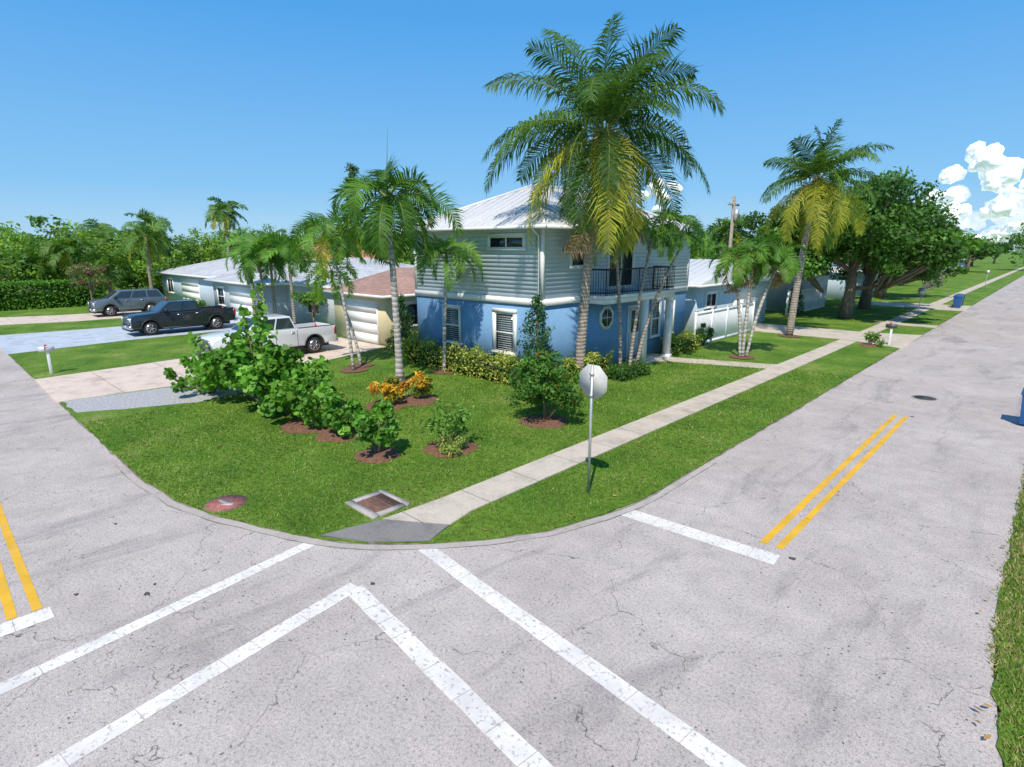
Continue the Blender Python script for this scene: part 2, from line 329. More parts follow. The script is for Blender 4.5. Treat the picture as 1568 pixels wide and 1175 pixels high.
# ---------------------------------------------------------------- vegetation
def leafquads(mb,P,size,C,mat=0,out=None,asp=.5,hexa=False):
    n=len(P); nm=rng.normal(size=(n,3)); nm[:,2]+=.6
    if out is not None: nm=nm+out*.9
    nm=nrm(nm); t=nrm(np.cross(nm,rng.normal(size=(n,3)))); b=np.cross(nm,t)
    s=(size*rng.uniform(.6,1.25,n))[:,None]
    if hexa:
        pts=[(-.5,0),(-.25,.43),(.25,.43),(.5,0),(.25,-.43),(-.25,-.43)]
    else: pts=[(-.5,0),(0,.5*asp),(.5,0),(0,-.5*asp)]
    V=np.stack([P+t*s*a+b*s*c for a,c in pts],1).reshape(-1,3); k=len(pts)
    mb.add(V,np.arange(k*n).reshape(-1,k),mat,C)
def clump(mb,c,r,n,size,col,mat=0,flat=.8,var=.25,asp=.5,hexa=False,col2=None,p2=0):
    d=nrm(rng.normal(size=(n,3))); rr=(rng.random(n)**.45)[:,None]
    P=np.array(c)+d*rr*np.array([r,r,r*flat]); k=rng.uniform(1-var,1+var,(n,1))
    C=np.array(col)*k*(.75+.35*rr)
    if col2 is not None: C=np.where(rng.random((n,1))<p2,np.array(col2)*k,C)
    leafquads(mb,P,size,C,mat,d,asp,hexa)
GREENS=[(.045,.12,.015),(.07,.17,.02),(.10,.21,.025),(.035,.09,.015),(.08,.16,.03)]
def crown(mb,b,c,R,nc,nl,leaf,greens,cr,asp,low,tr):
    c=np.array(c,float); R=np.array(R,float); lob=[nrm(rng.normal(size=3))*np.array([1,1,.6]) for _ in range(6)]; cen=[]
    for i in range(nc):
        dd=nrm(rng.normal(size=3))
        if dd[2]<low: dd[2]*=-.6
        bulge=.9+.45*max(0,max(float(dd@l) for l in lob)-.55)
        f=rng.uniform(.3,.95)*bulge; cen.append(c+dd*f*R)
    if tr>0:
        for q in cen[:min(nc,9)]:
            s0=b+(c-b)*rng.uniform(.35,.75); m=(s0+q)/2+np.array([0,0,-.1*R[2]]); mb.tube([s0,m,q],[tr*.5,tr*.3,tr*.08],5,1)
    for q in cen:
        g=np.array(greens[rng.integers(len(greens))])*rng.uniform(.7,1.35); r=cr*R.mean()*rng.uniform(.5,1.35)
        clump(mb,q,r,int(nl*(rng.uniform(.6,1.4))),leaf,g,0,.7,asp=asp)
def tree(name,base,h,cz,R,nc,nl,leaf,tr=.2,greens=GREENS,cr=.3,asp=.6,lobes=(),low=-.45):
    mb=MB(); b=np.array(base,float); c=b+np.array([0,0,cz])
    if tr>0: mb.tube([b,b+(c-b)*.35+np.array([.1,.05,0])*tr*3,b+(c-b)*.8],[tr*1.35,tr*.95,tr*.55],9,1)
    crown(mb,b,c,R,nc,nl,leaf,greens,cr,asp,low,tr)
    for dx,dy,dz,s,k in lobes: crown(mb,b,c+[dx,dy,dz],np.array(R)*s,k,nl,leaf,greens,cr/s*.75,asp,low,tr*.7)
    return mb.build(name,[FOL,BARK],origin=tuple(b))
def frond(mb,p0,az,e0,L,droop,nl,ll,lw,hang,col,lift=.1,roll=0,rc=(.22,.24,.06),pw=1.3,rr=.028):
    ns=12; s=np.linspace(0,1,ns); e=e0-droop*s**pw; a=az+roll*.25*s
    D=np.stack([np.cos(e)*np.cos(a),np.cos(e)*np.sin(a),np.sin(e)],1); P=np.zeros((ns,3)); P[0]=p0
    P[1:]=p0+np.cumsum((D[:-1]+D[1:])/2*L/(ns-1),0)
    mb.tube(P,np.linspace(rr,.005,ns),3,0,rc,cap=False)
    t=np.linspace(.13,.995,nl); q=t*(ns-1); i=np.minimum(q.astype(int),ns-2); f=(q-i)[:,None]
    B=P[i]*(1-f)+P[i+1]*f; T=nrm(D[i]*(1-f)+D[i+1]*f)
    h0=np.array([-math.sin(az),math.cos(az),0]); up=nrm(np.cross(T,h0)); h=h0*math.cos(roll)+up*math.sin(roll); u2=nrm(np.cross(T,h))
    for sg in (-1,1):
        le=(ll*np.sin(PI*(.13+.82*t))**.7*rng.uniform(.75,1.12,nl))[:,None]
        d1=nrm(h*sg*.9+T*(.3+.5*t[:,None])+u2*lift+rng.normal(0,.11,(nl,3)))
        m=B+d1*le*.45; hg=hang*rng.uniform(.6,1.25,(nl,1)); d2=nrm(d1*(1-hg)+np.array([0,0,-1.])*hg+rng.normal(0,.09,(nl,3))); tip=m+d2*le*.55
        W=T*lw/2
        V=np.stack([B-W*.5,B+W*.5,m+W,m-W,tip],1).reshape(-1,3); o=np.arange(nl)*5
        k=rng.uniform(.7,1.3,(nl,1)); C=np.array(col)*k
        n0=mb.n
        mb.add(V,np.stack([o,o+1,o+2,o+3],1),0,C)
        mb.add(np.zeros((0,3)),np.stack([o+3,o+2,o+4],1)+(n0-mb.n),0,C*1.05)
def palm(name,base,top,r0,r1,nf,fl,ll,lw,nl,hang,e_hi=1.35,e_lo=-.5,droop=1.6,lift=.1,bark=None,greens=((.06,.14,.02),(.09,.19,.025),(.05,.11,.02)),yellow=0,shaft=0,dry=0,bulge=0,skirt=False,spear=False,bend=.15,pw=1.3,coco=False):
    mb=MB(); b=np.array(base,float); t=np.array(top,float); ax=t-b
    K=14; s=np.linspace(0,1,K)[:,None]; side=np.array([ax[0],ax[1],0])
    P=b+ax*s-side*bend*np.sin(PI*s)
    R=r0+(r1-r0)*s[:,0]; R=R+bulge*np.exp(-((s[:,0])/.08)**2)+rng.uniform(-.006,.006,K)
    mb.tube(P,R,10,1)
    ctr=t.copy()
    if shaft:
        mb.tube([t-[0,0,.05],t+[0,0,shaft*.4],t+[0,0,shaft]],[r1*1.15,r1*1.1,r1*.6],10,0,(.13,.20,.04)); ctr=t+np.array([0,0,shaft*.95])
    ga=rng.uniform(0,6)
    for i in range(nf):
        f=i/(nf-1); a=ga+i*2.39996+rng.normal(0,.12); e=e_hi+(e_lo-e_hi)*f**(.95 if coco else .8)+rng.normal(0,.1)
        g=np.array(greens[rng.integers(len(greens))])*rng.uniform(.85,1.15); hg=hang*(.6+.6*f); rc=(.22,.26,.06)
        dr=droop*rng.uniform(.75,1.25)*((.6+.55*math.sin(PI*f)) if coco else (.75+.3*(1-f)))
        if f>1-yellow*1.6 and rng.random()<.75: g=np.array([.27,.28,.03])*rng.uniform(.7,1.2); rc=(.40,.34,.08)
        if f>1-dry: g=np.array([.22,.15,.09]); e-=.5
        if coco: hg=hang*(.55+.6*f)
        frond(mb,ctr+np.array([math.cos(a),math.sin(a),0])*r1*.6+[0,0,rng.uniform(-.1,.1)],a,e,fl*rng.uniform(.8,1.08)*(1-.18*(1-f)**3),dr,nl,ll,lw,hg,g,lift,rng.normal(0,.45),rc,pw,.035 if fl>3 else .018)
    if spear: mb.tube([ctr,ctr+[.03,0,1.0],ctr+[.12,.05,spear]],[.03,.02,.004],4,0,(.16,.2,.06))
    if skirt:
        for i in range(110):
            a=rng.uniform(0,2*PI); z=rng.uniform(-1.1,.15); q=ctr+[math.cos(a)*r1*1.1,math.sin(a)*r1*1.1,z]; L=rng.uniform(.3,.9)
            mb.tube([q,q+[math.cos(a)*.2,math.sin(a)*.2,-L*.4],q+[math.cos(a)*.22,math.sin(a)*.22,-L]],[.03,.02,.006],3,0,np.array([.24,.16,.09])*rng.uniform(.6,1.3))
        for i in range(9):
            a=rng.uniform(0,2*PI); q=ctr+np.array([math.cos(a)*.42,math.sin(a)*.42,-.35+rng.uniform(-.15,.1)])
            mb.tube([q+[0,0,.14],q+[0,0,.08],q,q-[0,0,.09],q-[0,0,.15]],[.03,.1,.13,.1,.03],8,0,(.2,.22,.05))
    return mb.build(name,[FOL,bark or PBARK],origin=tuple(b))
COCO=((.05,.105,.022),(.06,.13,.022),(.08,.155,.025),(.045,.095,.025))
palm('coconut_palm',(-13.2,17.7,0),(-12.75,18.15,9.1),.2,.15,46,4.9,1.25,.055,76,.70,1.5,-1.15,1.45,.05,greens=COCO,yellow=.24,skirt=True,dry=.06,pw=1.4,coco=True)
palm('coconut_palm',(-11.2,35.6,0),(-10.75,36.1,8.8),.2,.15,32,4.1,1.1,.065,56,.62,1.5,-1.1,1.4,.05,greens=COCO,yellow=.26,skirt=True,pw=1.4,coco=True)
SM=((.08,.18,.025),(.06,.145,.02),(.11,.22,.03))
palm('christmas_palm',(-18.1,12.7,0),(-18.2,12.6,6.0),.15,.10,20,3.1,.8,.06,60,.42,1.15,-.5,2.5,.35,PBARKW,((.055,.135,.018),(.075,.17,.022)),shaft=.95,bulge=.07,spear=2.4)
palm('small_palm',(-18.3,15.1,0),(-18.1,15.2,4.4),.08,.06,15,2.0,.55,.055,38,.45,1.1,-.3,2.3,.35,PBARKW,SM,shaft=.6)
palm('small_palm',(-21.3,12.6,0),(-21.9,12.3,5.4),.07,.05,16,2.4,.65,.06,40,.45,1.2,-.4,2.3,.3,PBARKW,SM,shaft=.5,yellow=.15)
palm('small_palm',(-22.0,13.4,0),(-23.1,12.9,3.7),.07,.05,11,1.8,.5,.06,28,.45,1.2,-.4,2.0,.3,PBARKW,((.13,.25,.03),),shaft=.5)
for bx,by,tx,ty,hh in ((-12.7,19.9,-13.0,19.5,5.7),(-12.6,20.4,-12.3,21.2,5.5),(-12.5,20.7,-11.8,22.6,5.1)):
    palm('small_palm',(bx,by,0),(tx,ty,hh),.08,.055,14,1.65,.5,.05,36,.45,1.2,-.15,2.0,.3,PBARK,SM,shaft=.5)
for dx,dy,hh in ((-.55,-.45,4.2),(.0,.15,4.35),(.8,1.1,4.3)):
    palm('small_palm',(-10.5+dx*.15,27+dy*.15,0),(-10.5+dx,27+dy,hh),.075,.06,15,1.8,.55,.06,36,.45,1.15,-.45,2.4,.3,PBARKW,SM,shaft=.5,dry=.08)
for x,y,hh in ((-38.3,15.6,5.2),(-36.1,16.0,5.3),(-33.9,16.2,5.0),(-35,14.9,4.6)):
    palm('small_palm',(x,y,0),(x+rng.uniform(-.3,.3),y,hh-.5),.11,.08,16,2.2,.65,.08,32,.45,1.15,-.4,2.4,.3,PBARK,((.07,.17,.025),(.09,.2,.03)),shaft=.5)
for x,y,hh,fl in ((-72,27,9.2,2.9),(-66,17,6.2,3.0),(-75,20,7.5,3.2),(-82,17,6,3.0),(-58,26,5.6,2.8),(-90,18,7,3.4),(-66,13.5,3.6,2.6),(-76,10,4.6,3.2),(-80,7.6,4.2,3.2),(-70,8,3.6,2.8),(-68,11,5.0,2.8),(-88,9,5.5,3.4),(-24,44,7,2.5),(-20,46,6.5,2.5),(-50,33,6.5,2.6),(-56,33,5.5,2.6),(-44,34,6,2.6)):
    palm('background_palm',(x,y,0),(x+.3,y,hh),.2,.15,20,fl,.95,.14,26,.5,1.4,-.7,1.8,.15,PBARK,((.09,.17,.03),(.07,.145,.025)),yellow=.1)

OAK=[(.05,.12,.018),(.07,.155,.024),(.09,.19,.03),(.038,.092,.018),(.08,.16,.04)]
OK_=[((-11.3,47.9,0),11.2,(5.8,6.0,4.8),100,((-4.2,-2.2,-.9,.62,34),(4.2,-1.0,-1.6,.55,26),(2.5,4.5,-1.2,.6,26))),
     ((-12.0,56.5,0),11.6,(5.6,6.0,5.0),80,((3.4,3.0,-1.0,.6,26),(3.2,-2.5,-1.8,.55,20))),
     ((-13.5,70,0),10.4,(6.0,7.0,4.6),60,((3.5,4,-2.0,.6,24),))]
for p,h,R,nc,lb in OK_:
    tree('oak_tree',p,h,h-R[2]-.1,R,nc,215,.33,.38,OAK,.23,lobes=lb,low=-.8)
for i in range(12):
    x=-15-rng.uniform(0,16); y=98+i*16+rng.uniform(-4,4); tree('street_tree',(x,y,0),7,rng.uniform(3.6,4.6),(rng.uniform(3.5,6),5,rng.uniform(2.6,4.2)),22,90,.7,.3,OAK,.34)
def treemass(name,specs,leaf,nc,nl,greens=GREENS):
    mb=MB()
    for x,y,h,r in specs:
        mb.tube([(x,y,0),(x+.2,y,h*.7)],[.2,.1],5,1)
        for j in range(nc):
            dd=nrm(rng.normal(size=3)); f=rng.uniform(.4,.95); q=np.array([x,y,h*.53])+dd*f*np.array([r,r,h*.44])
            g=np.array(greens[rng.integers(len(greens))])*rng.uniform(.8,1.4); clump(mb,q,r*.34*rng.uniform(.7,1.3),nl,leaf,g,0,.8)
    mb.build(name,[FOL,BARK])
BG=[(.11,.20,.032),(.14,.24,.035),(.08,.16,.028),(.18,.27,.045),(.06,.13,.028)]
S=[]
for i in range(44):
    x=-48-rng.uniform(0,80); S.append((x,36+rng.uniform(0,22),rng.uniform(7,9.6),rng.uniform(3.2,4.8)))
for i in range(44):
    x=-74-rng.uniform(0,50); S.append((x,rng.uniform(4.5,30),rng.uniform(5.0,7.6)+(-x-72)*.04,rng.uniform(2.6,4.2)))
for x,y,h in ((-69,6.5,4.6),(-71,9.5,6.4),(-72,13,7.0),(-73,16,7.4),(-74,5.5,6.5),(-70,19.5,5.5),(-78,7,7.6),(-76,22,8)): S.append((x,y,h,2.8))
for i in range(14): S.append((-70-i*5,-9-rng.uniform(0,10),rng.uniform(5,8),3.5))
treemass('distant_trees',S,.40,17,95,BG)
S=[(-16-rng.uniform(0,60),52+rng.uniform(0,60),rng.uniform(6,8.5),rng.uniform(3,4.5)) for i in range(34)]
S=[s for s in S if not(s[0]>-33 and s[1]<84)]
S+=[(-24.5,46,6.5,3),(-28,41,6.8,3.2),(-32,37,7,3.2),(-36.5,37,7.5,3.5),(-42,37,7.5,3.5),(-30,90,8,4),(-22,92,7.5,4),(-20,88,7,3.6),(-19,104,7,4)]
treemass('distant_trees',S,.42,16,95,BG)
S=[(-170+rng.uniform(-40,40)+i*7,170+rng.uniform(0,60),rng.uniform(8,12),7) for i in range(34)]+[(-150-rng.uniform(0,60),6+i*8,rng.uniform(8,12),7) for i in range(22)]+[(rng.uniform(3,30),130+i*12,8,5) for i in range(12)]
treemass('distant_trees',S,1.1,14,60,BG)
mb=MB(); pb=np.array([-53.,32.5,0]); mb.tube([pb,pb+[0,0,13.4]],[.25,.04],6,1)
for z in np.arange(5,13.2,.6):
    for k in range(6):
        a=rng.uniform(0,2*PI); L=((13.9-z)*.15+.3)*rng.uniform(.6,1.2); q=pb+[math.cos(a)*L,math.sin(a)*L,z+rng.uniform(-.15,.3)]; mb.tube([pb+[0,0,z],q],[.04,.01],3,1)
        for u in (.5,1): clump(mb,pb+[0,0,z]+(q-pb-[0,0,z])*u,.36,20,.28,(.05,.10,.03),0,.9)
mb.build('norfolk_pine',[FOL,BARK],origin=tuple(pb))
def hedge(name,x0,x1,y0,y1,z0,z1,n,leaf,col,col2=None,p2=0,mat=0,asp=.5,bulge=.12):
    mb=MB(); cx=np.array([(x0+x1)/2,(y0+y1)/2,(z0+z1)/2]); hf=np.array([(x1-x0)/2,(y1-y0)/2,(z1-z0)/2])
    P=rng.uniform(-1,1,(n,3)); ax=rng.integers(0,3,n); sg=np.sign(rng.uniform(-1,1,n)); on=rng.random(n)<.75
    P[np.arange(n)[on],ax[on]]=sg[on]*rng.uniform(.82,1.04,on.sum()); out=np.zeros((n,3)); out[np.arange(n),ax]=sg
    Q=cx+P*hf; L=np.sin(Q[:,0]*4.1+Q[:,1]*3.7)*bulge*.6+np.sin(Q[:,0]*9+Q[:,1]*7)*bulge*.4; Q[:,2]+=L*(P[:,2]>0); Q=Q+out*rng.normal(0,bulge*.45,(n,1))
    k=rng.uniform(.7,1.3,(n,1)); C=np.array(col)*k
    if col2 is not None: C=np.where(rng.random((n,1))<p2,np.array(col2)*k,C)
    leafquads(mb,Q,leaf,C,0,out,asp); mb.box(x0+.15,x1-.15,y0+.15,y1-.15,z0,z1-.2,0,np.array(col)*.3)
    return mb.build(name,[FOL])
hedge('clipped_hedge',-65.2,-63.2,4.6,12.5,0,2.3,11000,.24,(.08,.19,.02))
hedge('hedge',-21.4,-14.6,15.1,16.05,0,1.0,8500,.12,(.10,.18,.025),(.40,.39,.08),.55,bulge=.2)
hedge('hedge',-13.7,-12.9,17.2,19.6,0,.85,2800,.12,(.10,.18,.025),(.40,.38,.08),.45,bulge=.2)
hedge('hedge',-12.6,-11.7,18.6,20.6,0,.5,2200,.10,(.05,.12,.02))
hedge('hedge',-13.9,-13.0,25.2,27.8,0,.8,2400,.13,(.09,.18,.025),(.40,.38,.08),.4,bulge=.2)
hedge('hedge',-25.2,-23,17.2,18.2,0,.9,1500,.12,(.08,.16,.02),(.35,.25,.07),.3)
hedge('hedge',-49.5,-46.5,14.6,15.4,0,1.2,1500,.2,(.06,.15,.02))
def shrub(name,base,h,r,nc,nl,leaf,cols,hexa=False,asp=.6,stems=6,col2=None,p2=0,mulch=0,cr=.4):
    mb=MB(); b=np.array(base,float)
    for j in range(nc):
        dd=nrm(rng.normal(size=3)); dd[2]=abs(dd[2])*(1 if rng.random()<.7 else -.7); f=rng.uniform(.35,1.0)
        q=b+np.array([0,0,h*.5])+dd*f*np.array([r,r,h*.5]); g=np.array(cols[rng.integers(len(cols))])*rng.uniform(.8,1.25)
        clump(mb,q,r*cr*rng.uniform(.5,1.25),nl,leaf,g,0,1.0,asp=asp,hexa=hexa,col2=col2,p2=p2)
        if j<stems: mb.tube([b+[0,0,-.02],(b+q)/2+[0,0,.05],q],[.03,.02,.008],5,1)
    o=mb.build(name,[FOL,BARK],origin=tuple(b))
    if mulch:
        m2=MB(); n=26; ring=[(base[0]+mulch*math.cos(i*2*PI/n)*rng.uniform(.85,1.1),base[1]+mulch*math.sin(i*2*PI/n)*rng.uniform(.85,1.1)) for i in range(n)]
        V=[(x,y,.036) for x,y in ring]+[(base[0]+(x-base[0])*.75,base[1]+(y-base[1])*.75,.09) for x,y in ring]+[(base[0],base[1],.1)]
        m2.add(V,[(i,(i+1)%n,(i+1)%n+n,i+n) for i in range(n)]+[(i+n,(i+1)%n+n,2*n) for i in range(n)]); m2.build('mulch_bed',[MULCH])
    return o
SG=[(.085,.205,.025),(.115,.25,.03),(.07,.165,.02),(.14,.28,.04)]
shrub('sea_grape_bush',(-17.2,7.4,0),2.15,1.6,36,75,.18,SG,True,cr=.26)
shrub('sea_grape_bush',(-19.4,7.5,0),2.1,1.6,32,70,.18,SG,True,cr=.26)
shrub('sea_grape_bush',(-21.5,7.0,0),1.5,1.5,20,60,.18,SG,True,cr=.27)
shrub('sea_grape_bush',(-15.4,7.6,0),1.5,1.0,18,62,.16,SG,True,cr=.33,mulch=.9)
shrub('sea_grape_bush',(-13.9,7.7,0),1.2,.75,14,60,.15,SG,True,cr=.34,mulch=.7)
shrub('sea_grape_bush',(-11.8,7.5,0),1.35,.64,15,62,.14,SG,True,cr=.34,mulch=.6)
mb=MB(); b=np.array([-18.9,7.6,0.])
for tip in ((-19.0,7.9,3.8),(-18.3,7.6,3.2),(-19.6,7.6,3.1),(-22.3,6.8,2.0),(-17.2,7.4,2.6)):
    tip=np.array(tip); mb.tube([b,(b+tip)/2+[.1,0,.1],tip],[.04,.03,.01],5,1)
    for u in np.linspace(.5,1,8): clump(mb,b+(tip-b)*u,.22,9,.19,SG[rng.integers(4)],0,1,hexa=True)
mb.build('sea_grape_sapling',[FOL,BARK],origin=tuple(b))
shrub('dwarf_schefflera_bush',(-10.85,9.1,0),1.35,.7,16,42,.13,[(.12,.23,.04),(.10,.2,.03)],cr=.38,mulch=.72)
shrub('variegated_shrub',(-10.7,8.95,0),.5,.55,9,110,.14,[(.20,.29,.06),(.15,.24,.05)],asp=.25,col2=(.42,.39,.14),p2=.35,stems=0)
shrub('hibiscus_bush',(-10.6,12.6,0),2.1,1.15,46,150,.12,[(.05,.125,.02),(.07,.16,.025),(.085,.185,.03)],cr=.28,mulch=.75,col2=(.5,.02,.02),p2=.014)
shrub('ornamental_bush',(-11.5,13.6,0),1.6,.7,10,110,.1,[(.08,.16,.03),(.10,.17,.05)],cr=.35)
for x,y in ((-15.6,10.4),(-15.3,11.5)):
    shrub('croton_plant',(x,y,0),.95,.48,15,60,.24,[(.38,.13,.02),(.42,.25,.025),(.10,.17,.03),(.30,.28,.04)],asp=.26,col2=(.48,.33,.03),p2=.35,mulch=.75,cr=.38)
shrub('croton_plant',(-15.9,11.0,0),.7,.4,8,60,.18,[(.10,.2,.03),(.35,.2,.03)],asp=.32,cr=.42)
shrub('small_shrub',(-6.9,34.9,0),.8,.6,10,60,.14,[(.14,.22,.06),(.1,.18,.04)],cr=.4,mulch=.5)
shrub('hibiscus_bush',(-13.4,28.9,0),1.2,.6,10,110,.12,[(.05,.13,.02)],cr=.4)
for p,h in (((-13.5,15.5,0),3.4),((-22.6,16.1,0),2.9),((-14.6,47.0,0),2.5)):
    mb=MB(); b=np.array(p,float); mb.tube([b,b+[0,0,h*.95]],[.07,.02],6,1)
    for z in np.linspace(.35,h-.05,18):
        R=1.0*(1-z/h)**.8*(.75 if h<3 else 1)+.06
        for k in range(int(4+R*7)):
            a=rng.uniform(0,2*PI); rr=R*rng.uniform(.4,1.1); clump(mb,b+[math.cos(a)*rr,math.sin(a)*rr,z],.2,32,.11,np.array((.03,.08,.025))*rng.uniform(.7,1.7),0,.8)
    mb.build('conical_tree',[FOL,BARK],origin=p)
for p in ((-21.3,12.6),(-22,13.4),(-18.3,15.1),(-18.1,12.7),(-10.5,27),(-11.2,35.6)):
    m2=MB(); n=22; m2.add([(p[0]+.6*math.cos(i*2*PI/n)*rng.uniform(.85,1.1),p[1]+.6*math.sin(i*2*PI/n)*rng.uniform(.85,1.1),.06) for i in range(n)],[tuple(range(n))]); m2.build('mulch_bed',[MULCH])
tree('copperleaf_tree',(-58,10.5,0),4.6,2.8,(1.9,1.9,1.8),26,70,.2,.1,[(.15,.09,.06),(.12,.11,.05),(.09,.13,.03)],.3)
tree('garden_tree',(-31.5,16.2,0),3.2,2.0,(1.2,1.2,1.2),14,70,.17,.06,[(.12,.22,.03),(.09,.18,.03)],.35)

# ---------------------------------------------------------------- building helpers
def wallbox(mb,f,pl,a0,a1,z0,z1,d0,d1,mat=0):
    if f=='-y': mb.box(a0,a1,pl-d1,pl-d0,z0,z1,mat)
    elif f=='+y': mb.box(a0,a1,pl+d0,pl+d1,z0,z1,mat)
    elif f=='+x': mb.box(pl+d0,pl+d1,a0,a1,z0,z1,mat)
    else: mb.box(pl-d1,pl-d0,a0,a1,z0,z1,mat)
def window(mb,f,pl,a0,a1,z0,z1,cols=1,rows=1,blinds=False,tw=.1):
    W=lambda *a,**k:wallbox(mb,f,pl,*a,**k)
    W(a0-tw,a1+tw,z1,z1+tw*1.2,0,.085); W(a0-tw-.03,a1+tw+.03,z0-tw*.8,z0,0,.1); W(a0-tw,a0,z0,z1,0,.08); W(a1,a1+tw,z0,z1,0,.08)
    W(a0,a1,z0,z1,0,.028,mat=1)
    if blinds:
        z=z0+.08
        while z<z1-.08: W(a0+.13,a1-.13,z,z+.035,.029,.034,mat=2); z+=.09
    for i in range(1,cols): x=a0+(a1-a0)*i/cols; W(x-.03,x+.03,z0,z1,.036,.055)
    for i in range(1,rows): z=z0+(z1-z0)*i/rows; W(a0+.05,a1-.05,z-.03,z+.03,.037,.057)
    W(a0,a0+.05,z0,z1,.036,.052);W(a1-.05,a1,z0,z1,.036,.052); W(a0+.05,a1-.05,z1-.05,z1,.036,.052); W(a0+.05,a1-.05,z0,z0+.05,.036,.052)
def hiproof(mb,x0,x1,y0,y1,z,h,seam=0,mat=0,seammat=0,th=.16,fmat=1):
    w=x1-x0; l=y1-y0
    if w<=l: r=w/2; A=((x0+r),y0+r); B=((x0+r),y1-r)
    else: r=l/2; A=(x0+r,y0+r); B=(x1-r,y0+r)
    V=[(x0,y0,z),(x1,y0,z),(x1,y1,z),(x0,y1,z),(A[0],A[1],z+h),(B[0],B[1],z+h)]
    if w<=l: F=[(0,1,4),(1,2,5,4),(2,3,5),(3,0,4,5)]
    else: F=[(0,1,5,4),(1,2,5),(2,3,4,5),(3,0,4)]
    mb.add(V,F,mat)
    mb.box(x0,x1,y0,y1,z-th,z-.003,fmat)
    if seam:
        def rib(p,q): mb.tube([p,q],[.02,.02],4,seammat,ph=PI/4)
        for a in np.arange(x0+seam/2,x1,seam):
            run=min(r,a-x0,x1-a); rib((a,y0,z+.02),(a,y0+run,z+h*run/r+.02)); rib((a,y1,z+.02),(a,y1-run,z+h*run/r+.02))
        for a in np.arange(y0+seam/2,y1,seam):
            run=min(r,a-y0,y1-a); rib((x0,a,z+.02),(x0+run,a,z+h*run/r+.02)); rib((x1,a,z+.02),(x1-run,a,z+h*run/r+.02))
        for c,e in ((V[0],V[4]),(V[1],V[5] if w>l else V[4]),(V[2],V[5]),(V[3],V[4] if w>l else V[5]),(V[4],V[5])):
            mb.tube([np.array(c)+[0,0,.03],np.array(e)+[0,0,.03]],[.06,.06],5,seammat)
def gableroof(mb,x0,x1,y0,y1,z,h,axis='y',mat=0,fmat=1,seam=0):
    if axis=='y':
        m=(x0+x1)/2; V=[(x0,y0,z),(x1,y0,z),(x1,y1,z),(x0,y1,z),(m,y0,z+h),(m,y1,z+h)]; F=[(1,2,5,4),(3,0,4,5)]; G=[(0,1,4),(2,3,5)]
    else:
        m=(y0+y1)/2; V=[(x0,y0,z),(x1,y0,z),(x1,y1,z),(x0,y1,z),(x0,m,z+h),(x1,m,z+h)]; F=[(0,1,5,4),(2,3,4,5)]; G=[(1,2,5),(3,0,4)]
    mb.add(V,F,mat); mb.add(V,G,fmat); mb.box(x0,x1,y0,y1,z-.15,z-.003,fmat)
    if seam:
        if axis=='y':
            for a in np.arange(y0+seam/2,y1,seam):
                for s0 in (x0,x1): mb.tube([(s0,a,z+.02),(m,a,z+h+.02)],[.02,.02],4,mat)
        else:
            for a in np.arange(x0+seam/2,x1,seam):
                for s0 in (y0,y1): mb.tube([(a,s0,z+.02),(a,m,z+h+.02)],[.02,.02],4,mat)
def shingle(name,col):
    m,nt,b=newmat(name); v=coord(nt)
    n=noise(nt,5,4,.7,v); n2=noise(nt,.6,4,.6,v)
    c=ramp(nt,n.outputs[0],[(.3,[x*.7 for x in col]),(.7,[x*1.2 for x in col])]).outputs[0]
    c=mix(nt,c,ramp(nt,n2.outputs[0],[(.3,.75),(.7,1.1)]).outputs[0],1.0,'MULTIPLY')
    w=N(nt,'ShaderNodeTexWave',bands_direction='Z',wave_profile='SAW'); w.inputs['Scale'].default_value=3.2; w.inputs['Distortion'].default_value=.3; nt.links.new(v,w.inputs['Vector'])
    c=mix(nt,c,ramp(nt,w.outputs[0],[(0,.7),(.3,1)]).outputs[0],1.0,'MULTIPLY')
    nt.links.new(c,b.inputs['Base Color']); b.inputs['Roughness'].default_value=.85; bump(nt,b,w.outputs[0],.4,.03); return m
# ---------------------------------------------------------------- main two-storey house
HX0,HX1,HY0,HY1=-22.0,-14.2,16.6,28.2
H=empty('two_storey_house',(0,0,0))
mb=MB(); mb.box(HX0,HX1,HY0,HY1,0,3.0,0); mb.build('ground_floor_walls',[BLUE],H)
mb=MB(); mb.box(HX0+.02,HX1-.02,HY0+.02,HY1-.02,3.0,5.85,0)
z=3.2; LAP=.165
while z<5.75:
    z2=min(z+LAP,5.8)
    for (f,pl,a0,a1) in (('-y',HY0,HX0+.08,HX1-.08),('+x',HX1,HY0+.08,HY1-.08),('+y',HY1,HX0+.08,HX1-.08),('-x',HX0,HY0+.08,HY1-.08)):
        def pt(a,d,zz):
            return {'-y':(a,pl-d,zz),'+y':(a,pl+d,zz),'+x':(pl+d,a,zz),'-x':(pl-d,a,zz)}[f]
        V=[pt(a0,.016,z),pt(a1,.016,z),pt(a1,.007,z2),pt(a0,.007,z2),pt(a0,.0,z),pt(a1,.0,z)]
        mb.add(V,[(0,1,2,3),(4,5,1,0)],0)
    z+=LAP
mb.build('upper_siding',[SIDING],H)
mb=MB()
for f,pl,a0,a1 in (('-y',HY0,HX0-.06,HX1+.06),('+y',HY1,HX0-.06,HX1+.06)): wallbox(mb,f,pl,a0,a1,2.94,3.2,0,.06)
for f,pl in (('+x',HX1),('-x',HX0)): wallbox(mb,f,pl,HY0-.0,HY1,2.94,3.2,0,.06)
for x in (HX0,HX1):
    for y in (HY0,HY1):
        sx=.05 if x==HX1 else -.05; sy=.05 if y==HY1 else -.05
        mb.box(min(x+sx,x-sx*2),max(x+sx,x-sx*2),min(y+sy,y-sy*2),max(y+sy,y-sy*2),3.203,5.8)
ov=.45; g=.12
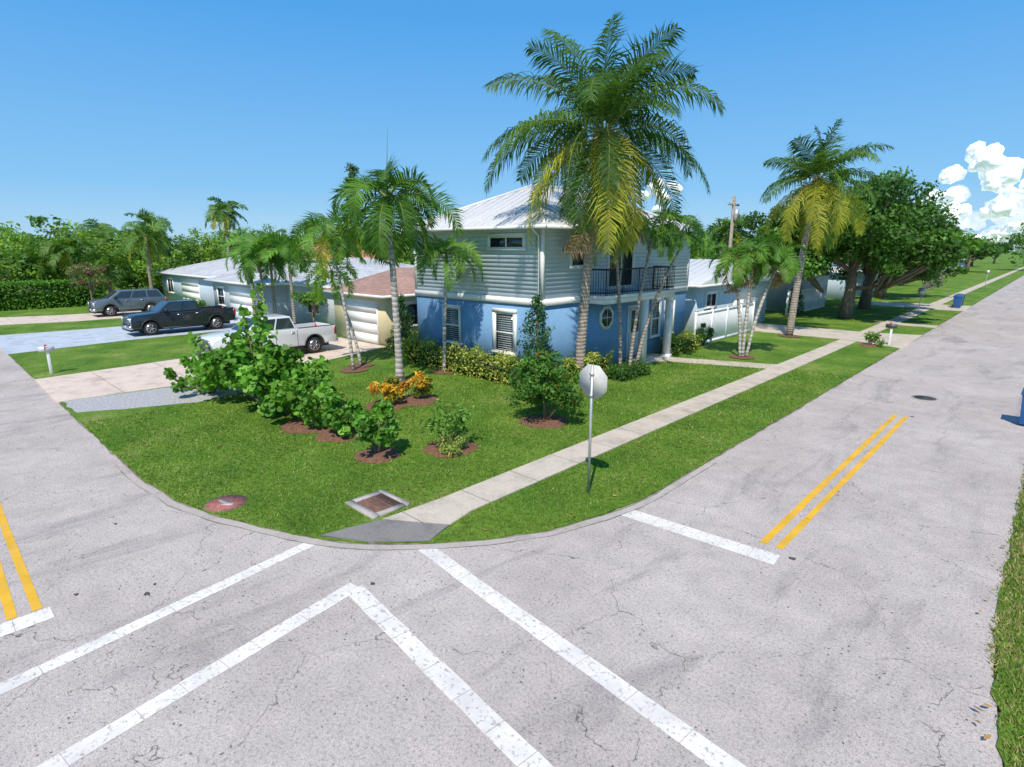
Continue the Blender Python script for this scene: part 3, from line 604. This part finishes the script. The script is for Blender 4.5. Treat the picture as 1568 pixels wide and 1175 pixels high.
mb.box(HX0-ov-g,HX1+ov+g,HY0-ov-g,HY0-ov,5.80,5.93); mb.box(HX1+ov,HX1+ov+g,HY0-ov,HY1+ov,5.80,5.93); mb.box(HX0-ov-g,HX0-ov,HY0-ov,HY1+ov,5.80,5.93)
mb.tube([(HX1-.12,HY0-ov-.04,5.8),(HX1-.12,HY0-.12,5.55),(HX1-.12,HY0-.10,.2)],[.045,.045,.045],4)
mb.build('white_trim',[WHITE],H)
mb=MB(); hiproof(mb,HX0-ov,HX1+ov,HY0-ov,HY1+ov,5.93,1.95,.46,0,0,.12,1); mb.build('metal_roof',[METALR,WHITE],H)
mb=MB()
window(mb,'-y',HY0,-17.0,-15.15,5.1,5.55,2)
window(mb,'-y',HY0,-19.95,-18.95,1.0,2.55,1,2,True); window(mb,'-y',HY0,-16.7,-15.65,.95,2.55,1,2,True,.15)
window(mb,'+x',HX1,18.3,19.3,4.4,5.5,1,2); window(mb,'+x',HX1,24.8,26.3,5.1,5.55,2)
window(mb,'+x',HX1,20.9,22.8,3.45,5.55,2)
window(mb,'+x',HX1,24.75,25.45,.9,2.6,1,2,True); window(mb,'+x',HX1,26.1,26.85,.9,2.6,1,2,True)
mb.build('windows',[WHITE,GLASS,BLIND],H)
mb=MB()
for r,d0,d1,m_ in ((.55,0,.05,0),(.40,.051,.06,1)):
    mb.prism([(20.9+r*math.cos(PI/8+i*PI/4)+.0,2.15+r*math.sin(PI/8+i*PI/4)) for i in range(8)],HX1+d0,HX1+d1,'x',m_)
mb.box(HX1+.062,HX1+.075,20.89,20.91,1.77,2.53); mb.box(HX1+.0625,HX1+.076,20.52,21.28,2.14,2.16)
mb.build('octagonal_window',[WHITE,GLASS],H)
mb=MB(); wallbox(mb,'+x',HX1,22.6,23.75,.15,2.55,0,.05); wallbox(mb,'+x',HX1,22.7,23.65,.15,2.45,.051,.08,1); wallbox(mb,'+x',HX1,22.85,23.5,1.3,2.3,.081,.09,2); mb.tube([(HX1+.1,23.55,1.1),(HX1+.14,23.55,1.15)],[.03,.03],6,0)
mb.build('front_door',[WHITE,DOOR,GLASS],H)
mb=MB(); bx=-12.95; by0,by1=19.0,24.6
mb.box(HX1+.065,bx,by0,by1,2.92,3.12,0); mb.box(HX1+.065,bx+.05,by0-.05,by1+.05,3.123,3.25,0)
yy=by1-.28; mb.box(bx-.3,bx-.02,yy,yy+.26,.12,2.92,0); mb.box(bx-.35,bx+.03,yy-.05,yy+.31,.0,.22,0); mb.box(bx-.35,bx+.03,yy-.05,yy+.31,2.75,2.918,0)
mb.box(bx-.3,bx-.02,22.1,22.36,.12,2.92,0)
mb.box(HX1,bx,22.3,24.6,.02,.12,1)
mb.build('porch',[WHITE,SIDEW],H)
mb=MB(); zt=4.28
def rail(p,q):
    p=np.array(p);q=np.array(q); L=np.linalg.norm(q-p); mb.tube([p+[0,0,zt],q+[0,0,zt]],[.035,.035],4,0); mb.tube([p+[0,0,3.36],q+[0,0,3.36]],[.025,.025],4,0)
    k=int(L/.12)
    for i in range(k+1):
        a=p+(q-p)*i/k; r=.028 if i%10==0 else .013; mb.tube([a+[0,0,3.25],a+[0,0,zt]],[r,r],4,0)
rail((bx-.05,by0+.05,0),(bx-.05,by1-.05,0)); rail((HX1+.1,by0+.05,0),(bx-.05,by0+.05,0)); rail((HX1+.1,by1-.05,0),(bx-.05,by1-.05,0))
mb.build('balcony_railing',[BLACK],H)

def house(name,x0,x1,y0,y1,ev,rh,wall,roofm,kind='hip',axis='y',wins=(),doors=(),ov=.45,seam=0,wings=()):
    P=empty(name,(0,0,0)); mb=MB(); mb.box(x0,x1,y0,y1,0,ev-.1,0)
    for w in wings: mb.box(w[0],w[1],w[2],w[3],0,ev-.12,0)
    mb.build('walls',[wall],P)
    mb=MB()
    if kind=='hip': hiproof(mb,x0-ov,x1+ov,y0-ov,y1+ov,ev,rh,seam,0,0,.15,1)
    else: gableroof(mb,x0-ov,x1+ov,y0-ov,y1+ov,ev,rh,axis,0,1,seam)
    for w in wings: hiproof(mb,w[0]-ov,w[1]+ov,w[2]-ov,w[3]+ov,ev-.02,rh*w[4],seam,0,0,.15,1)
    mb.build('roof',[roofm,WHITE],P)
    mb=MB(); mb.box(x0-.02,x0-.01,y0,y0+.1,0,.1,0)
    for w in wins: window(mb,*w)
    for (f,pl,a0,a1,z1) in doors:
        wallbox(mb,f,pl,a0-.1,a1+.1,0,z1+.1,0,.04)
        k=4
        for i in range(k): wallbox(mb,f,pl,a0,a1,z1*i/k+.02,z1*(i+1)/k-.006,.041,.055,0)
    mb.build('windows_and_doors',[WHITE,GLASS,BLIND],P)
    return P
CREAM=pmat('cream_stucco',(.74,.64,.40),.8,.06,2,.3,50); PALEB=pmat('pale_blue_stucco',(.46,.58,.66),.8,.06,2,.3,50); GREYW=pmat('grey_stucco',(.50,.54,.58),.8,.06,2,.3,50)
RB=shingle('brown_shingle',(.44,.27,.21)); RG=shingle('grey_shingle',(.60,.61,.62)); RT=shingle('terracotta_tile',(.60,.29,.15)); RGL=shingle('pale_shingle',(.62,.64,.66))
house('garage_house',-30.6,-25.4,17.1,30,2.75,1.25,CREAM,RB,'hip',wins=(('+x',-25.4,18.3,19.2,1.0,2.2),),doors=(('-y',17.1,-29.3,-26.2,2.25),))
house('neighbour_house',-48,-32.2,18.5,31,2.8,1.6,GREYW,RG,'hip',wins=(('-y',16.5,-46.8,-45.6,.9,2.2,1,2),('-y',18.5,-36.5,-35,.9,2.2,2)),doors=(('-y',16.5,-44.5,-40.5,2.3),),wings=((-47.8,-39.5,16.5,24,.7),))
house('neighbour_house',-66,-52,18,30,2.8,1.7,PALEB,RG,'hip',wins=(('-y',18,-64,-62.5,.9,2.2,2),('+x',-52,20,21.5,1,2.2,2)),doors=(('-y',18,-60,-55.5,2.3),))
house('terracotta_roof_house',-76,-58,33,45,3.9,2.6,CREAM,RT,'hip')
house('rear_garage',-23,-15,31,42,3.1,1.3,pmat('pale_siding',(.55,.66,.73),.7,.05,2),METALR,'gable','x',seam=.5,wins=(('+x',-15,32.3,33.6,1.7,2.5,2),),doors=(('+x',-15,36.4,41,2.5),))
house('white_cottage',-29,-16.5,50,62,2.8,1.3,pmat('white_wall',(.7,.7,.7),.7,.05,2),RG,'gable','y',seam=0,wins=(('+x',-16.5,52,53.5,1,2.2,2),('+x',-16.5,57,58.5,1,2.2,2),('-y',50,-20,-18.5,1,2.2,2)))
house('blue_cottage',-30,-16,66,80,2.8,1.4,PALEB,RG,'gable','y',wins=(('+x',-16,68,69.5,1,2.2,2),('+x',-16,73,74.5,1,2.2,2)))
house('far_house',-30,-16,112,126,2.9,1.5,CREAM,RT)
house('far_house',-30,-16,150,166,2.9,1.5,GREYW,RGL)

def fence(name,pts,h,mat,bw=.15,step=1.8):
    P=empty(name,(0,0,0)); mb=MB()
    for (x0,y0),(x1,y1) in zip(pts[:-1],pts[1:]):
        L=math.hypot(x1-x0,y1-y0); ux,uy=(x1-x0)/L,(y1-y0)/L; alongy=abs(uy)>abs(ux)
        def bx(s0,s1,hw,z0,z1):
            if alongy:
                a=y0+uy*s0; b=y0+uy*s1; mb.box(x0-hw,x0+hw,min(a,b),max(a,b),z0,z1)
            else:
                a=x0+ux*s0; b=x0+ux*s1; mb.box(min(a,b),max(a,b),y0-hw,y0+hw,z0,z1)
        s=0
        while s<L: bx(s+.002,min(s+bw,L)-.002,.02,.12,h-.1); s+=bw
        bx(0,L,.012,.12,h-.1)
        bx(0,L,.035,.05,.2); bx(0,L,.037,h-.16,h-.02)
        s=0
        while s<=L+.01: bx(s-.065,s+.065,.066,0,h+.06); bx(s-.085,s+.085,.085,h+.062,h+.1); s+=L/max(1,round(L/step))
    mb.build('panels',[mat],P)
VINYL=pmat('vinyl',(.85,.85,.85),.4,.03,3); WOODF=pmat('weathered_wood',(.36,.29,.22),.85,.3,6)
fence('vinyl_fence',[(-13.6,28.3),(-13.6,36.0)],1.85,VINYL); fence('vinyl_fence',[(-15.0,46.4),(-15.0,56)],1.9,VINYL)
fence('wooden_fence',[(-12,84),(-12,100)],1.9,WOODF); fence('wooden_fence',[(-32,19),(-30.7,19)],1.8,WOODF)

# ---------------------------------------------------------------- street furniture
P=empty('stop_sign',(-6.6,9.3,0)); mb=MB()
mb.tube([(0,0,0),(0,0,2.8)],[.03,.03],8,0)
for z in (2.15,2.6): mb.box(-.035,.035,-.045,.031,z,z+.05,0)
mb.build('post',[ALU],P)
mb=MB(); mb.prism([(.37*math.cos(PI/8+i*PI/4),2.46+.37*math.sin(PI/8+i*PI/4)) for i in range(8)],.034,.04,'y')
mb.prism([(.37*math.cos(PI/8+i*PI/4),2.46+.37*math.sin(PI/8+i*PI/4)) for i in range(8)],.041,.0435,'y',1)
mb.prism([(.34*math.cos(PI/8+i*PI/4),2.46+.34*math.sin(PI/8+i*PI/4)) for i in range(8)],.044,.046,'y',2)
for x in (-.24,-.09,.06,.19): mb.box(x,x+.05,.047,.049,2.36,2.56,1)
mb.build('octagon_panel',[pmat('sign_back',(.55,.54,.51),.6,.12,5,metal=.0),WHITE,pmat('sign_red',(.5,.02,.02),.4,.05,3)],P)
def mailbox(x,y,rz,col):
    P=empty('mailbox',(x,y,0),rz); mb=MB(); mb.box(-.05,.05,-.05,.05,0,.95,0)
    mb.build('post',[WHITE],P,bevel=.008)
    mb=MB(); n=10; pr=[(-.09,.96),(.09,.96)]+[(.09*math.cos(t),1.08+.09*math.sin(t)) for t in np.linspace(0,PI,n)]; mb.prism(pr,-.28,.24,'y'); mb.box(.092,.105,-.1,-.07,1.05,1.25,1); mb.box(.092,.105,-.069,.0,1.2,1.26,1)
    mb.build('box',[pmat('mailbox_paint',col,.4,.08,6),pmat('flag_red',(.5,.03,.02),.4,.05,3)],P)
mailbox(-29.9,3.6,0,(.7,.7,.7)); mailbox(-48.5,3.6,0,(.05,.05,.05)); mailbox(-6.2,36.0,-PI/2,(.1,.1,.1))
def bin_(x,y,rz,col):
    P=empty('wheelie_bin',(x,y,0),rz); mb=MB()
    b=.25;t=.31
    V=[(-b,-b,.06),(b,-b,.06),(b,b,.06),(-b,b,.06),(-t,-t,1.0),(t,-t,1.0),(t,t,1.0),(-t,t,1.0)]
    mb.add(V,np.array([(0,3,2,1),(4,5,6,7),(0,1,5,4),(1,2,6,5),(2,3,7,6),(3,0,4,7)])); mb.box(-t-.03,t+.03,-t-.03,t+.03,.95,1.0)
    mb.prism([(-t-.03,1.003),(t+.03,1.003),(t,1.08),(-t+.05,1.12)],-t-.03,t+.03,'y'); mb.tube([(-t-.1,-.22,.98),(-t-.1,.22,.98)],[.02,.02],6)
    mb.build('body',[pmat('bin_plastic',col,.45,.08,4)],P,bevel=.015)
    mb=MB()
    for s in (-.3,.24): mb.tube([(-.25,s,.12),(-.25,s+.06,.12)],[.12,.12],12)
    mb.build('wheels',[BLACK],P)
bin_(.0,22.2,PI,(.02,.12,.36)); bin_(-6.3,63.0,0,(.02,.10,.30)); bin_(-6.4,64.2,0,(.02,.14,.30)); bin_(-6.4,65.4,0,(.03,.10,.06))
P=empty('utility_pole',(-18.6,43.5,0)); mb=MB(); mb.tube([(0,0,0),(0,0,8.9)],[.16,.11],10); mb.box(-.06,.06,-.9,.9,8.2,8.32)
mb.tube([(.25,0,7.2),(.25,0,7.9)],[.2,.2],12,1)
for y in (-.8,-.3,.3,.8): mb.tube([(0,y,8.32),(0,y,8.48)],[.04,.03],6,1)
mb.build('pole',[pmat('pole_wood',(.34,.28,.22),.9,.3,5,.4,20),ALU],P)
for i,(x,y) in enumerate(((-7.0,49),(-7,95))):
    P=empty('street_sign',(x,y,0)); mb=MB(); mb.tube([(0,0,0),(0,0,2.4)],[.025,.025],6); mb.box(-.2,.2,-.04,-.027,1.9,2.4); mb.build('sign_and_post',[ALU],P)

# ---------------------------------------------------------------- vehicles
TYRE=pmat('tyre',(.025,.025,.025),.8,.1,5); RIM=pmat('rim',(.45,.45,.46),.3,.1,5,metal=.8); CHROME=pmat('chrome',(.6,.6,.6),.2,.05,5,metal=.9)
DARKP=pmat('dark_plastic',(.03,.03,.032),.6,.1,5); HEADL=pmat('headlight',(.75,.78,.8),.15,.05,5); TAILL=pmat('taillight',(.4,.02,.02),.25,.05,5)
def vehicle(name,loc,rz,paint,kind='pickup',L=5.9,W=2.02,sc=1):
    P=empty(name,loc,rz); P.scale=(sc,sc,sc); hl=L/2; hw=W/2; fx=hl-1.0; rx=-hl+1.2; ar=.47; cz=.41; zb=1.3
    def archs(lst,cx):
        for t in np.linspace(0,PI,11): lst.append((cx-ar*math.cos(t),max(.45,cz+.03)+ar*math.sin(t)))
    prof=[(-hl+.05,.52)]; archs(prof,rx); archs(prof,fx); prof+=[(hl-.08,.45),(hl,.62),(hl,1.0),(hl-.08,1.14),(hl-.3,1.19),(1.35,zb-.0),(-hl+.03,zb+.0),(-hl,.9)]
    mb=MB()
    mb.prism(prof,hw-.09,hw,'y'); mb.prism(prof,-hw,-hw+.09,'y')
    hood=[(1.2,.95),(hl-.1,.95),(hl-.06,1.15),(hl-.3,1.22),(1.35,zb+.02),(1.2,zb+.02)]; mb.prism(hood,-hw+.091,hw-.091,'y')
    cr=-.95 if kind=='pickup' else -hl+.12
    mb.box(cr,1.2,-hw+.091,hw-.091,.6,zb,0)
    mb.box(hl-.12,hl-.01,-hw+.091,hw-.091,.62,1.12,0)
    mb.box(-hl+.02,-hl+.1,-hw+.091,hw-.091,.62,zb-.01,0)
    zt=1.90; b=[(cr+.02,-hw+.06),(1.5,-hw+.06),(1.5,hw-.06),(cr+.02,hw-.06)]; rt=cr+(.22 if kind=='pickup' else .38); t=[(rt,-hw+.27),(.72,-hw+.27),(.72,hw-.27),(rt,hw-.27)]
    V=[(x,y,zb+.001) for x,y in b]+[(x,y,zt) for x,y in t]; mb.add(V,np.array([(0,3,2,1),(4,5,6,7),(0,1,5,4),(1,2,6,5),(2,3,7,6),(3,0,4,7)]))
    mb.build('body',[paint],P,bevel=.035)
    V=np.array(V); mb=MB()
    def panel(i,j,u0,u1,v0,v1,mat=0,off=.012):
        A,B,C,D=V[i],V[j],V[j+4],V[i+4]; n=nrm(np.cross(B-A,D-A))
        q=lambda u,v:(A*(1-u)+B*u)*(1-v)+(D*(1-u)+C*u)*v+n*off
        mb.add([q(u0,v0),q(u1,v0),q(u1,v1),q(u0,v1)],[(0,1,2,3)],mat)
    sides=((.05,.44),(.48,.90)) if kind=='pickup' else ((.04,.30),(.33,.61),(.64,.92))
    for (u0,u1) in sides: panel(0,1,u0,u1,.08,.88)
    for (u0,u1) in sides: panel(2,3,1-u1,1-u0,.08,.88)
    panel(1,2,.06,.94,.06,.92); panel(3,0,.08,.92,.1,.88)
    mb.build('glass',[GLASS],P)
    mb=MB(); mb.box(-hl+.3,hl-.2,-hw+.3,hw-.3,.28,.93,0)
    if kind=='pickup':
        mb.box(-hl+.101,cr-.001,-hw+.091,hw-.091,.93,.97,0)
        for s in (-1,1): mb.box(-hl+.1,cr-.02,min(s*(hw-.11),s*(hw+.0)),max(s*(hw-.11),s*(hw+.0)),zb+.012,zb+.03,0)
    gz0,gz1=.66,1.08
    mb.box(hl-.009,hl+.012,-.62,.62,gz0,gz1,0)
    for i in range(5): mb.box(hl+.013,hl+.028,-.6,.6,gz0+.05+i*.075,gz0+.075+i*.075,1)
    mb.box(hl+.0125,hl+.035,-.66,.66,gz1,gz1+.05,1); mb.box(hl+.0125,hl+.035,-.66,-.61,gz0,gz1-.001,1); mb.box(hl+.0125,hl+.035,.61,.66,gz0,gz1-.001,1)
    for s in (-1,1):
        a,c=sorted((s*.67,s*(hw-.02))); mb.box(hl-.12,hl+.015,a,c,.82,1.07,2); mb.box(hl-.12,hl+.013,a,c,.70,.79,1)
        a,c=sorted((s*(hw-.2),s*(hw+.005))); mb.box(-hl-.012,-hl+.12,a,c,.85,zb-.05,3)
        a,c=sorted((s*(hw-.05),s*(hw+.22))); mb.box(1.02,1.14,a,c,zb+.02,zb+.24,0)
        a,c=sorted((s*(hw+.001),s*(hw+.006)))
        for x in (1.2,.15,-.9) if kind=='pickup' else (1.2,.1,-.95): mb.box(x-.008,x+.008,a,c,.5,zb-.02,0)
        for x in (.28,-.76): mb.box(x,x+.18,*sorted((s*(hw+.001),s*(hw+.03))),1.12,1.16,1)
        mb.box(rx+.6,fx-.6,*sorted((s*(hw-.1),s*(hw+.04))),.34,.43,0)
        for cx in (rx,fx):
            th=np.linspace(0,PI,13); zc=cz+.06
            pr=[(cx-(ar+.05)*math.cos(t),zc+(ar+.03)*math.sin(t)) for t in th]+[(cx+(ar-.015)*math.cos(t),zc+(ar-.02)*math.sin(t)) for t in th]
            mb.prism(pr,*sorted((s*(hw-.02),s*(hw+.018))),'y',0)
    mb.box(hl-.1,hl+.09,-hw+.04,hw-.04,.42,.62,1); mb.box(hl-.1,hl+.05,-hw+.1,hw-.1,.3,.415,0); mb.box(-hl-.1,-hl+.06,-hw+.04,hw-.04,.45,.62,1)
    mb.box(hl+.091,hl+.1,-.16,.16,.46,.59,2)
    mb.build('trim',[DARKP,CHROME,HEADL,TAILL],P)
    mb=MB()
    for cx in (rx,fx):
        for s in (-1,1):
            y0,y1=sorted((s*(hw-.02),s*(hw-.29))); yo=s*(hw-.015)
            mb.tube([(cx,y0,.41),(cx,y0+.03,.41),(cx,y1-.03,.41),(cx,y1,.41)],[.36,.41,.41,.36],24,0)
            mb.tube([(cx,yo-.01*s,.41),(cx,yo+.004*s,.41)],[.27,.27],24,1)
            mb.tube([(cx,yo+.004*s,.41),(cx,yo+.006*s,.41)],[.22,.22],20,2)
            for k in range(6):
                a=k*PI/3; mb.tube([(cx+.05*math.cos(a),yo+.012*s,.41+.05*math.sin(a)),(cx+.25*math.cos(a),yo+.008*s,.41+.25*math.sin(a))],[.035,.025],4,1)
            mb.tube([(cx,yo,.41),(cx,yo+.025*s,.41)],[.06,.05],10,1)
    mb.build('wheels',[TYRE,RIM,DARKP],P)
    return P
vehicle('white_pickup_truck',(-27.2,11.7,.05),-PI/2,pmat('white_car_paint',(.80,.81,.82),.25,.02,1,coat=.6))
vehicle('black_pickup_truck',(-39.7,11.6,.05),-PI/2,pmat('black_car_paint',(.02,.025,.04),.2,.05,1,coat=.8))
vehicle('grey_suv',(-52.9,11.9,.05),-PI/2,pmat('blue_grey_car_paint',(.16,.20,.24),.25,.05,1,metal=.3,coat=.6),'suv',4.9)

# ---------------------------------------------------------------- cloud
mb=MB()
bm=bmesh.new(); bmesh.ops.create_icosphere(bm,subdivisions=4,radius=1); bm.verts.ensure_lookup_table()
SV=np.array([v.co[:] for v in bm.verts]); SF=np.array([[v.index for v in f.verts] for f in bm.faces]); bm.free()
def puff(c,r):
    c=np.array(c,float); V=c+SV*r*np.array([1,1,.85])
    dd=np.array([mnoise.fractal(Vector(v)*.06,.9,2.1,5) for v in V]); d2=np.array([mnoise.fractal(Vector(v)*.21+Vector((7,3,1)),1,2.1,3) for v in V])
    mb.add(V+SV*(dd*r*.55+d2*1.5)[:,None],SF)
tops=([-160,-135,-115,-95,-82,-60,-40,0,60],[18,70,106,134,124,106,84,70,60])
for i in range(105):
    x=rng.uniform(-150,50); top=np.interp(x,*tops); z=top*rng.random()**.6
    r=rng.uniform(8,18)*(1.25-.6*z/130); puff((x,900+rng.uniform(-12,25),max(z-r*.7,0)+5),r)
for i in range(10): puff((-455+rng.uniform(-25,25),800+rng.uniform(-8,8),rng.uniform(60,100)),rng.uniform(5,10))
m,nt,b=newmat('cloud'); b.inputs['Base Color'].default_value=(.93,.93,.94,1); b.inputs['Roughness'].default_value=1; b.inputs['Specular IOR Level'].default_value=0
b.inputs['Emission Color'].default_value=(.78,.86,1,1); b.inputs['Emission Strength'].default_value=.25  # faint bluish glow added to lighten the shaded side, imitating scattered light
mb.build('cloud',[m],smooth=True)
